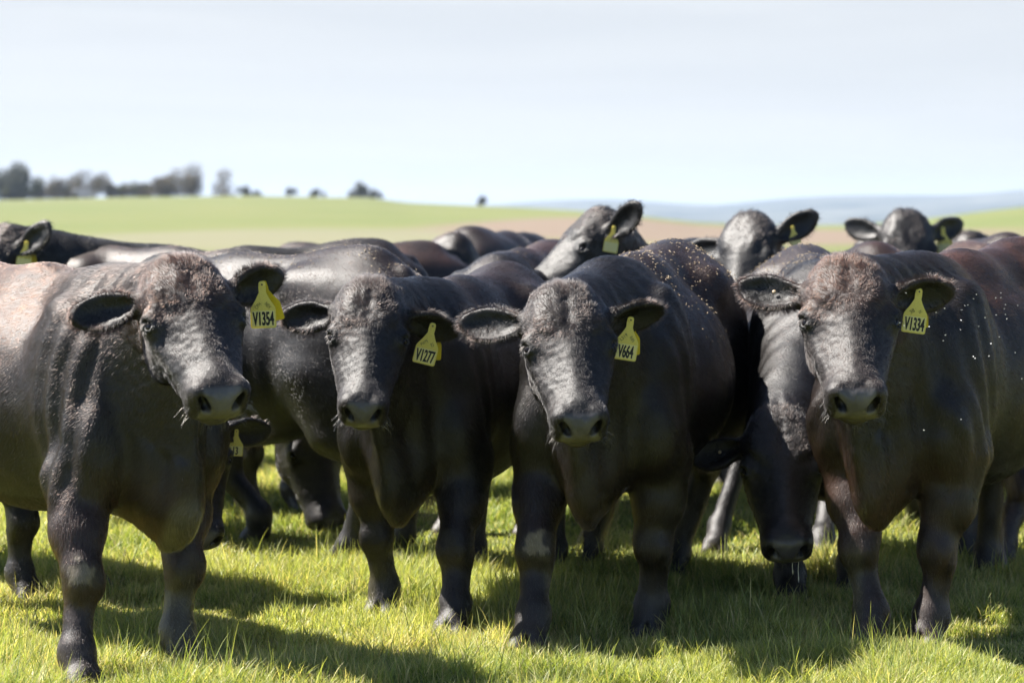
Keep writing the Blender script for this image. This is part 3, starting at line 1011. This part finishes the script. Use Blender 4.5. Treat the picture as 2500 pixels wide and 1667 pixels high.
# --- rear rows
FAR = (.012, .026)
c = add("cq", pos=(.74, 12.6), yaw=-20, poll=W(1445, 532, 11.6), hyaw=-68, hpitch=38, hroll=-8, hs=1.1, scale=1.0, res=(.01, .02),
        ears=((0, 20, -30), (32, -10, -60)), brown=.15, seed=12, fur=60000,
        label="shaggy black bull raising its head above the V664 bull, ear upright")
if c: c.ear_tag(1, .25, None, roll=10, size=.9, rear=None)
c = add("cr", pos=(1.36, 13.7), yaw=-8, poll=W(1818, 545, 12.5), hyaw=-28, hpitch=52, hroll=-6, hs=1.12, scale=1.0, res=FAR,
        ears=((0, 10, -30), (34, 0, -40)), brown=.2, seed=13, fur=35000,
        label="black bull looking left in the rear row with one ear pricked straight up")
if c: c.ear_tag(1, .45, None, roll=-10, size=.8, rear=None)
c = add("cs", pos=(2.52, 15.9), yaw=-8, poll=W(2215, 535, 14.8), hyaw=-2, hpitch=56, hs=1.15, scale=1.05, res=FAR,
        ears=((30, 15, -30), (32, 15, -35)), brown=.2, seed=14, fur=35000,
        label="black bull in the rear row facing forward with both ears spread, above the V1334 bull")
if c: c.ear_tag(1, .40, None, roll=-4, size=1.15)
c = add("cn", pos=(-1.25, 14.2), yaw=-70, poll=(-2.3, 14.6, .8), hyaw=-70, hpitch=65, hs=1.0, scale=.98, res=FAR,
        brown=.6, seed=15, fur=30000,
        label="dark back of a bull beyond the gap between the V1354 and V1277 bulls")
c = add("cp", pos=(-.75, 15.4), yaw=62, poll=W(1135, 592, 15.2), hyaw=75, hpitch=60, hs=.95, scale=.96, res=FAR,
        brown=.5, seed=16, fur=25000,
        label="distant bull with greyish back and rounded ear, left of the shaggy bull")
c = add("cx", pos=(.0, 16.6), yaw=160, poll=(-.35, 17.6, 1.0), hyaw=160, hpitch=60, hs=.95, scale=1.04, res=FAR,
        brown=.3, seed=17, fur=20000,
        label="distant bull turned away, its grey rump beside the shaggy bull")
c = add("cu", pos=(1.82, 12.55), yaw=176, poll=(1.8, 13.5, .9), hyaw=176, hpitch=60, hs=.95, scale=1.0, res=FAR,
        brown=.6, seed=18, fur=30000,
        label="rear bull with brown back just in front of the bull with spread ears")
c = add("cv", pos=(3.55, 16.4), yaw=-95, poll=W(2345, 585, 15.9), hyaw=-75, hpitch=55, hs=.95, scale=1.0, res=FAR,
        brown=.3, seed=19, fur=20000,
        label="distant bull at the far right, behind the reddish back of the V1334 bull")

c = add("cw", pos=(2.78, 14.25), yaw=178, poll=(2.7, 15.3, .9), hyaw=178, hpitch=60, hs=.95, scale=1.02, res=FAR,
        brown=.5, seed=22, fur=15000,
        label="distant bull turned away at the far right edge, only its brown rump showing")
# ------------------------------------------------------------------ hay crumbs on the backs
def back_crumbs(cow, n, y0, y1, seed, patch=.5):
    rng = np.random.default_rng(seed)
    L = cow.V / cow.scale
    m = (cow.N[:, 2] > .35) & (L[:, 1] > y0) & (L[:, 1] < y1) & (L[:, 2] > 1.0)
    nn = vnoise(cow.V * 9, seed)
    m &= nn > rng.uniform(-.6, .6, len(nn)) * 1.0 + patch - .5
    idx = np.where(m)[0]
    if len(idx) == 0: return
    idx = rng.choice(idx, n)
    V = []; F = []
    for i in idx:
        p = cow.V[i] + rng.normal(0, .006, 3); p[2] = cow.V[i][2] + .004
        nrm = cow.N[i]
        t = unit(np.cross(nrm, rng.normal(size=3)) + nrm * rng.normal(0, .2)); bb = np.cross(nrm, t)
        l = rng.uniform(.002, .006) * (1.8 if rng.random() < .15 else 1); w = rng.uniform(.001, .0024)
        h = rng.uniform(.001, .003)
        k = len(V)
        for sx, sy, sz in ((-1, -1, 0), (1, -.7, 0), (.9, 1, 0), (-1, .8, 0), (-.7, -.6, 1), (.8, -.5, 1), (.6, .7, 1), (-.8, .6, 1)):
            V.append(p + t * sx * l + bb * sy * w + nrm * sz * h)
        F += [(k, k+3, k+2, k+1), (k+4, k+5, k+6, k+7), (k, k+1, k+5, k+4), (k+1, k+2, k+6, k+5), (k+2, k+3, k+7, k+6), (k+3, k, k+4, k+7)]
    o = mesh_np("hay_crumbs", np.array(V), np.array(F), M_STRAW, smooth=False)
    o.location = cow.root.location; o.rotation_euler = cow.root.rotation_euler
    tag(o, "pale hay crumbs scattered over the back of a black bull", "hay", "hay crumbs on the backs", "stuff")
for key, n, a, b_ in (("c3", 900, -.1, 1.05), ("ce", 500, -.1, 1.05), ("cb", 260, -.2, 1.05), ("ck", 120, -.1, 1.05)):
    for cc_ in cows:
        if cc_.key == key: back_crumbs(cc_, n, a, b_, 50 + n)

# ------------------------------------------------------------------ pale flies beside the shoulder of the right bull
if not ONLY:
    rng = np.random.default_rng(4)
    spots = [(2212, 716), (2377, 730), (2384, 719), (2431, 728), (2443, 727), (2444, 716), (2455, 744), (2356, 747), (2363, 745), (2348, 757), (2306, 753), (2286, 763),
             (2485, 746), (2452, 754), (2458, 779), (2405, 776), (2432, 769), (2347, 782), (2389, 797), (2345, 805), (2308, 818), (2303, 832), (2419, 839),
             (2376, 871), (2381, 875), (2414, 870), (2479, 861), (2268, 798), (2208, 795), (2197, 788), (2455, 768), (2440, 823), (2495, 925), (2346, 1024), (2256, 1050)]
    fly0 = None
    for i, (u, v) in enumerate(spots):
        Y = 7.55 + rng.uniform(-.25, .25)
        if fly0 is None:
            root = bpy.data.objects.new("fly", None); COL.objects.link(root)
            th = np.linspace(0, math.pi, 6); ph = np.arange(8) * math.pi / 4
            V = [(.0022 * math.cos(t), .0009 * math.sin(t) * math.cos(p), .0009 * math.sin(t) * math.sin(p)) for t in th for p in ph]
            F = [(a * 8 + b, a * 8 + (b + 1) % 8, (a + 1) * 8 + (b + 1) % 8, (a + 1) * 8 + b) for a in range(5) for b in range(8)]
            mesh_np("body", np.array(V), np.array(F), M_FLY, parent=root)
            for e in (-1, 1):
                V = [(.001, 0, .0006), (-.0005, e * .0030, .0014), (-.0024, e * .0030, .0012), (-.0018, e * .0004, .0007)]
                V += [(x, y, z + .00015) for x, y, z in V]
                F = [(0, 1, 2, 3), (7, 6, 5, 4), (0, 4, 5, 1), (1, 5, 6, 2), (2, 6, 7, 3), (3, 7, 4, 0)]
                mesh_np("wing", np.array(V), np.array(F), M_FLY, smooth=False, parent=root)
            fly0 = root
            r = root
        else:
            r = fly0.copy(); COL.objects.link(r)
            for ch in fly0.children:
                d = ch.copy(); COL.objects.link(d); d.parent = r
        r.location = W(u, v, Y); r.rotation_euler = (rng.uniform(-.5, .5), rng.uniform(-.6, .6), rng.uniform(0, 6.28))
        tag(r, "tiny pale fly hovering beside the shoulder of the V1334 bull", "fly", "flies round the V1334 bull")

# ------------------------------------------------------------------ grass
def grass_mat():
    m, n, l, b = newmat("grass_blade")
    a = attr(n)
    tr = n.new("ShaderNodeBsdfTranslucent")
    l.new(a.outputs["Color"], b.inputs["Base Color"])
    br = n.new("ShaderNodeMix"); br.data_type = 'RGBA'; br.blend_type = 'MULTIPLY'
    br.inputs["Factor"].default_value = 1.0
    l.new(a.outputs["Color"], br.inputs["A"]); br.inputs["B"].default_value = (1.5, 1.45, .6, 1)
    l.new(br.outputs["Result"], tr.inputs["Color"])
    b.inputs["Roughness"].default_value = .45
    b.inputs["Specular IOR Level"].default_value = .35
    ms = n.new("ShaderNodeMixShader"); ms.inputs[0].default_value = .42
    l.new(b.outputs[0], ms.inputs[1]); l.new(tr.outputs[0], ms.inputs[2])
    l.new(ms.outputs[0], n["Material Output"].inputs["Surface"])
    return m
M_GRASS = grass_mat()

def grass(name, n, y0, y1, width, hgt, wid, seed, label, tall=0.0, clump=1.0):
    rng = np.random.default_rng(seed)
    if isinstance(width, tuple):
        Y = rng.uniform(y0, y1, n); X = rng.uniform(width[0], width[1], n)
        out_ = (abs(X) > Y * .26) | (Y < 7.2)
        X, Y = X[out_], Y[out_]
    else:
        Y = rng.uniform(y0, y1, n * 3)
        X = rng.uniform(-1, 1, n * 3) * (Y * width + .15)
        keep = rng.random(n * 3) < (Y * width) / (y1 * width)
        X, Y = X[keep][:n], Y[keep][:n]
    n = len(X)
    P0 = np.stack([X, Y, np.zeros(n)], 1)
    # tufts: draw blades towards tuft centres
    tuft = vnoise(P0 * 7, seed) * .6 + vnoise(P0 * 2.2, seed + 1) * .6
    hvar = np.clip(1 + (1.1 * tuft + .55 * vnoise(P0 * .9, seed + 9)) * clump, .28, 2.4)
    H = hgt * hvar * rng.uniform(.45, 1.15, n)
    tl = rng.random(n) < tall
    H = np.where(tl, H * rng.uniform(1.3, 1.8, n), H)
    ang = rng.uniform(0, 2 * math.pi, n) + vnoise(P0 * 5, seed + 2) * 1.5
    lean = rng.uniform(.15, .9, n) * np.where(tl, .5, 1)
    d = np.stack([np.cos(ang), np.sin(ang), np.zeros(n)], 1)
    fa = rng.uniform(0, 2 * math.pi, n)
    side = np.stack([np.cos(fa), np.sin(fa), np.zeros(n)], 1)
    w = wid * rng.uniform(.6, 1.2, n)
    ts = (0, .45, .8, 1.0); ws = (1.0, .85, .5, .06)
    rows = []
    for t, ww in zip(ts, ws):
        c = P0 + d * (H * lean * t ** 1.9)[:, None] + np.array([0, 0, 1.0]) * (H * (t - .22 * lean * t * t))[:, None]
        rows.append(c - side * (w * ww * .5)[:, None]); rows.append(c + side * (w * ww * .5)[:, None])
    V = np.stack(rows, 1).reshape(-1, 3)
    base = np.arange(n)[:, None] * 8
    F = np.concatenate([base + np.array([[2 * k, 2 * k + 1, 2 * k + 3, 2 * k + 2]]) for k in range(3)])
    g1 = np.array([.19, .265, .065]); g2 = np.array([.40, .43, .14]); g3 = np.array([.66, .58, .34]); g4 = np.array([.09, .15, .05])
    m = np.clip(.5 + .6 * vnoise(P0 * 1.3, seed + 5) - .25 * tuft + rng.normal(0, .28, n), 0, 1)[:, None]
    C = g1 * (1 - m) + g2 * m
    dark = (rng.random(n) < .22)[:, None]
    C = np.where(dark, g4, C)
    dry = (rng.random(n) < .12 + .35 * np.clip(vnoise(P0 * 1.7, seed + 6) + .2 * vnoise(P0 * 8, seed + 7), 0, 1))[:, None]
    C = np.where(dry, g3 * rng.uniform(.6, 1.1, (n, 1)), C)
    C = np.repeat(C, 8, axis=0).reshape(n, 8, 3)
    tipc = np.array([.60, .58, .26])
    for r in (4, 5, 6, 7):
        k = .22 if r < 6 else .5
        C[:, r] = C[:, r] * (1 - k) + tipc * k
    C[:, 0:2] = C[:, 0:2] * .75 + np.array([.28, .25, .12]) * .25
    o = mesh_np(name, V, F, M_GRASS, smooth=False, col=C.reshape(-1, 3))
    tag(o, label, "grass", kind="stuff")
    return o
GD = 1.0 if not ONLY else .4
grass("short_grass", int(300000 * GD), 7.2, 10.2, .26, .072, .0042, 1, "short bright pasture grass round the feet of the front cattle", tall=.045)
grass("short_grass", int(190000 * GD), 10.2, 16, .27, .064, .0055, 2, "pasture grass under and behind the herd", tall=.02)
grass("short_grass", int(90000 * GD), 16, 34, .30, .07, .011, 3, "pasture grass beyond the herd", tall=.0)
for k_, (xa, xb, ya, yb, n_) in enumerate(((-6.5, 6.5, 4.6, 7.2, 150000), (-7.5, -1.95, 7.2, 17, 110000), (1.95, 7.5, 7.2, 17, 110000))):
    grass("short_grass", int(n_ * GD), ya, yb, (xa, xb), .066, .0085, 4 + k_,
          ("pasture grass on the near side of the herd", "pasture grass to the left of the herd", "pasture grass to the right of the herd")[k_], tall=.02)

# ------------------------------------------------------------------ land
def land_mat():
    m, n, l, b = newmat("pasture_ground")
    tco = n.new("ShaderNodeTexCoord")
    pos = tco.outputs["Object"]
    nA = noise(n, l, .035, 4, .55, pos)
    nB = noise(n, l, .6, 5, .6, pos)
    nC = noise(n, l, 22, 5, .65, pos)
    c = mixcol(n, l, maprange(n, l, nA.outputs["Fac"], .38, .62, 0, 1), (.118, .150, .048), (.160, .170, .066))
    c = mixcol(n, l, maprange(n, l, nB.outputs["Fac"], .35, .7, 0, .45), c, (.18, .17, .09))
    c = mixcol(n, l, maprange(n, l, nC.outputs["Fac"], .3, .7, 0, .6), c, (.085, .10, .04))
    def patch(cx, cy, rx, ry, soft, col, amt):
        nonlocal c
        mp1 = n.new("ShaderNodeMapping"); mp1.vector_type = 'POINT'
        mp1.inputs["Location"].default_value = (-cx / rx, -cy / ry, 0)
        mp1.inputs["Scale"].default_value = (1 / rx, 1 / ry, 0)
        l.new(pos, mp1.inputs["Vector"])
        ln = n.new("ShaderNodeVectorMath"); ln.operation = 'LENGTH'
        l.new(mp1.outputs[0], ln.inputs[0])
        ad = n.new("ShaderNodeMath"); ad.operation = 'ADD'
        ml = n.new("ShaderNodeMath"); ml.operation = 'MULTIPLY'; ml.inputs[1].default_value = .5
        nn_ = noise(n, l, .05, 3, .5, pos)
        l.new(nn_.outputs["Fac"], ml.inputs[0]); l.new(ln.outputs["Value"], ad.inputs[0]); l.new(ml.outputs[0], ad.inputs[1])
        f = maprange(n, l, ad.outputs[0], 1.25 - soft, 1.25 + soft, amt, 0)
        c = mixcol(n, l, f, c, col)
    patch(13, 190, 19, 80, .14, (.17, .125, .105), .85)
    patch(-13, 135, 12, 42, .25, (.18, .165, .12), .65)
    # bare earth and thatch close by
    nD = noise(n, l, 3.0, 4, .6, pos)
    sepz = n.new("ShaderNodeSeparateXYZ"); l.new(pos, sepz.inputs[0])
    near = maprange(n, l, sepz.outputs["Y"], 20, 40, 1, 0)
    c = mixcol(n, l, near, c, mixcol(n, l, maprange(n, l, nD.outputs["Fac"], .35, .65, 0, 1), (.06, .085, .022), (.12, .12, .045)))
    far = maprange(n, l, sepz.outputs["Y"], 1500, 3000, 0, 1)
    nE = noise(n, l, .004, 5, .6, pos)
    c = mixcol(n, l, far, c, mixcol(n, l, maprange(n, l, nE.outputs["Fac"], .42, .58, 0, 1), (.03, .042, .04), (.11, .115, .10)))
    l.new(c, b.inputs["Base Color"])
    b.inputs["Roughness"].default_value = .9
    b.inputs["Specular IOR Level"].default_value = .1
    return m
M_LAND = land_mat()

def crest_v(t):
    u = 1250 + t * FPX
    return np.interp(u, [-2000, -600, 0, 300, 600, 900, 1000, 1300, 1500, 1700, 1900, 2100, 2250, 2400, 2500, 2800, 3600],
                     [505, 495, 489, 482, 478, 483, 495, 508, 520, 543, 551, 549, 535, 516, 505, 492, 500])
def crest_y(t):
    u = 1250 + t * FPX
    return np.interp(u, [900, 1500, 2300], [650, 330, 330])
def far_v(t):
    u = 1250 + t * FPX
    return np.interp(u, [-1000, 0, 900, 1250, 1500, 1750, 2000, 2250, 2500, 2900, 4000], [515, 510, 504, 497, 490, 496, 484, 474, 466, 462, 485])
def land_z(t, Y):
    yc = crest_y(t)
    zc = CAM_H + (HORIZ - crest_v(t)) / FPX * yc
    s = sstep(45, 1.0 * yc, Y)
    z = zc * s * (0.35 + 0.65 * np.clip((Y - 45) / (yc - 45), 0, 1))
    # beyond the crest the land falls into a valley
    z = z - sstep(yc * 1.0, yc * 2.2, Y) * (28 + zc)
    zf = CAM_H + (HORIZ - far_v(t)) / FPX * 7000
    hills = zf + 6 * np.sin(t * 60) + 28
    z = z + sstep(3500, 7000, Y) * hills - sstep(7200, 12000, Y) * (hills * .8)
    return z
ts_ = np.concatenate([np.linspace(-1.3, -.36, 24)[:-1], np.linspace(-.36, .36, 220), np.linspace(.36, 1.3, 24)[1:]])
ys_ = np.concatenate([[1.0, 3, 5, 8, 12, 20, 30, 40], np.geomspace(46, 1600, 110), np.geomspace(1750, 12000, 50)])
TT, YY = np.meshgrid(ts_, ys_, indexing='ij')
ZZ = land_z(TT, YY)
Vg = np.stack([TT * YY, YY, ZZ], -1).reshape(-1, 3)
nt, ny = len(ts_), len(ys_)
ii, jj = np.meshgrid(np.arange(nt - 1), np.arange(ny - 1), indexing='ij')
k0 = (ii * ny + jj).ravel()
Fg = np.stack([k0, k0 + ny, k0 + ny + 1, k0 + 1], 1)
g = mesh_np("ground", Vg, Fg, M_LAND)
tag(g, "green rolling pasture with a ploughed brown patch and blue hills far off", "ground", kind="structure")
# the ground behind the camera
Vb = np.array([(-60, -60, -.02), (60, -60, -.02), (60, 12, -.02), (-60, 12, -.02)], float)
gb = mesh_np("ground", Vb, np.array([(0, 1, 2, 3)]), M_LAND, smooth=False)
tag(gb, "pasture ground on the near side", "ground", kind="structure")

# ------------------------------------------------------------------ trees on the ridge
def leaf_mat(name, c1, c2):
    m, n, l, b = newmat(name)
    tco = n.new("ShaderNodeTexCoord")
    nn_ = noise(n, l, .9, 4, .6, tco.outputs["Object"])
    l.new(mixcol(n, l, maprange(n, l, nn_.outputs["Fac"], .35, .65, 0, 1), c1, c2), b.inputs["Base Color"])
    b.inputs["Roughness"].default_value = .7
    b.inputs["Specular IOR Level"].default_value = .2
    return m
M_LEAF = {"olive": leaf_mat("olive_leaves", (.075, .080, .028), (.14, .135, .05)),
          "brown": leaf_mat("russet_leaves", (.085, .070, .042), (.14, .11, .065)),
          "grey": leaf_mat("grey_leaves", (.075, .08, .06), (.12, .12, .09))}
M_BARK = simple("bark", (.11, .085, .065), .9, .2)

def tree(u, vtop, vbase, wpx, kind, label, Yd=None, seed=0, lobes=9):
    lobes = int(lobes * 1.6)
    t = (u - 1250) / FPX
    Y = Yd or float(crest_y(t)) * .985
    z0 = float(land_z(np.array([t]), np.array([Y]))[0])
    sc = Y / FPX
    h = (vbase - vtop) * sc * 1.05; w = wpx * sc * 1.7
    rng = np.random.default_rng(seed)
    root = bpy.data.objects.new("tree", None); COL.objects.link(root)
    root.location = (t * Y, Y, z0 - .1)
    tag(root, label, "tree", "trees along the ridge")
    # lobes
    cs = []
    for i in range(lobes):
        a = rng.uniform(0, 2 * math.pi); r = rng.uniform(0, .36) * w
        zz = rng.uniform(.14, .62) * h
        cs.append((np.array([r * math.cos(a), r * math.sin(a) * .7, zz]), rng.uniform(.22, .34) * min(w, h)))
    cs.append((np.array([0, 0, h * .68]), .32 * min(h, w)))
    n = 3600
    per = np.array([c[1] ** 2 for c in cs]); per = per / per.sum()
    li = rng.choice(len(cs), n, p=per)
    dirs = rng.normal(size=(n, 3)); dirs /= np.linalg.norm(dirs, axis=1, keepdims=True)
    C = np.array([c[0] for c in cs])[li]; Rr = np.array([c[1] for c in cs])[li]
    rr = Rr * (rng.random(n) ** .35) * (1 + .18 * vnoise(dirs * 3 + li[:, None] * 5.0, seed))
    P = C + dirs * rr[:, None]
    P[:, 2] = np.clip(P[:, 2], .05 * h, h)
    sz = rng.uniform(.25, .6, n) * (h / 9 + .3)
    a1 = rng.normal(size=(n, 3)); a1 /= np.linalg.norm(a1, axis=1, keepdims=True)
    a2 = np.cross(a1, rng.normal(size=(n, 3))); a2 /= np.linalg.norm(a2, axis=1, keepdims=True)
    q = np.stack([P - a1 * sz[:, None] * .5, P + a2 * sz[:, None] * .35, P + a1 * sz[:, None] * .5, P - a2 * sz[:, None] * .35], 1)
    mesh_np("crown", q.reshape(-1, 3), np.arange(n * 4).reshape(-1, 4), M_LEAF[kind], smooth=False, parent=root)
    # trunk and limbs
    V = []; F = []
    def limb(p, q_, r0, r1):
        k = len(V); p = np.array(p, float); q_ = np.array(q_, float)
        d = unit(q_ - p); s1 = unit(np.cross(d, [.3, .9, .1])); s2 = np.cross(d, s1)
        for pp, r in ((p, r0), ((p + q_) / 2 + s1 * r0 * .5, (r0 + r1) / 2), (q_, r1)):
            for j in range(7):
                an = j * 2 * math.pi / 7
                V.append(pp + s1 * math.cos(an) * r + s2 * math.sin(an) * r)
        for s_ in range(2):
            for j in range(7):
                F.append((k + s_ * 7 + j, k + s_ * 7 + (j + 1) % 7, k + (s_ + 1) * 7 + (j + 1) % 7, k + (s_ + 1) * 7 + j))
    tr = .035 * h + .1
    limb((0, 0, 0), (.1, 0, h * .42), tr, tr * .7)
    for c, r in cs[:5]:
        limb((.05, 0, h * .35), c, tr * .5, tr * .12)
    mesh_np("trunk", np.array(V), np.array(F), M_BARK, parent=root)

if not ONLY:
    TR = [(-60, 400, 492, 90, "grey", "grey tree cut by the left edge of the ridge", 11),
          (8, 412, 490, 60, "grey", "grey leaning tree at the very left of the ridge", 7),
          (46, 393, 489, 48, "grey", "tall slim grey tree near the left end of the ridge", 6),
          (92, 434, 491, 125, "olive", "low olive bush below the tall slim tree", 9),
          (140, 444, 490, 80, "brown", "dull brown bush between the olive bush and the rounded russet tree", 8),
          (415, 428, 485, 100, "brown", "broad brown tree leaning into the great domed tree from the left", 9),
          (296, 458, 488, 60, "olive", "lowest shrub of the left clump, beside the small green-brown tree", 6),
          (30, 450, 492, 90, "olive", "low olive shrub at the foot of the grey leaning tree", 7),
          (165, 455, 491, 70, "grey", "low grey shrub in front of the rounded russet tree", 6),
          (360, 458, 487, 80, "brown", "low hedge bush just left of the broad brown tree", 7),
          (205, 420, 490, 130, "brown", "rounded russet tree between the olive bush and the low shrubs", 10),
          (268, 452, 488, 60, "brown", "small brown shrub right of the rounded russet tree", 6),
          (328, 447, 486, 70, "olive", "small green-brown tree left of the great dark tree", 7),
          (392, 436, 485, 70, "brown", "brown tree against the left side of the great dark tree", 8),
          (472, 404, 484, 165, "brown", "great dark domed tree, the largest on the ridge", 14),
          (601, 455, 480, 42, "grey", "small grey tree right of the great domed tree", 5),
          (622, 466, 480, 30, "grey", "tiny shrub beside the small grey tree", 4),
          (706, 458, 480, 26, "grey", "small dark bush alone in the middle of the ridge", 4),
          (775, 461, 482, 30, "grey", "second small dark bush on the ridge, left of the forked tree", 4),
          (878, 445, 484, 30, "grey", "slender forked tree toward the right end of the ridge", 5),
          (912, 462, 486, 48, "grey", "low spreading bush touching the forked tree", 6),
          (1178, 475, 500, 18, "grey", "lone small tree on the descending ridge", 4)]
    for i, (u, vt, vb, wp, kd, lb, lo_) in enumerate(TR):
        tree(u, vt, vb, wp, kd, lb, seed=100 + i, lobes=lo_)

# ------------------------------------------------------------------ haze
if not ONLY:
    bm_V = np.array([(x, y, z) for x in (-17000, 17000) for y in (-200, 12500) for z in (-80, 110)], float)
    bm_F = np.array([(0, 1, 3, 2), (4, 6, 7, 5), (0, 4, 5, 1), (2, 3, 7, 6), (0, 2, 6, 4), (1, 5, 7, 3)])
    mh = bpy.data.materials.new("haze_air"); mh.use_nodes = True
    nt_ = mh.node_tree; nt_.nodes.clear()
    om = nt_.nodes.new("ShaderNodeOutputMaterial"); pv = nt_.nodes.new("ShaderNodeVolumePrincipled")
    pv.inputs["Color"].default_value = (.66, .80, 1.0, 1)
    pv.inputs["Density"].default_value = 1.05e-4
    pv.inputs["Anisotropy"].default_value = .2
    nt_.links.new(pv.outputs[0], om.inputs["Volume"])
    hz = mesh_np("haze", bm_V, bm_F, mh, smooth=False)
    tag(hz, "pale blue haze over the far hills", "haze", kind="stuff")
print("script", round(time.time() - T0, 1))
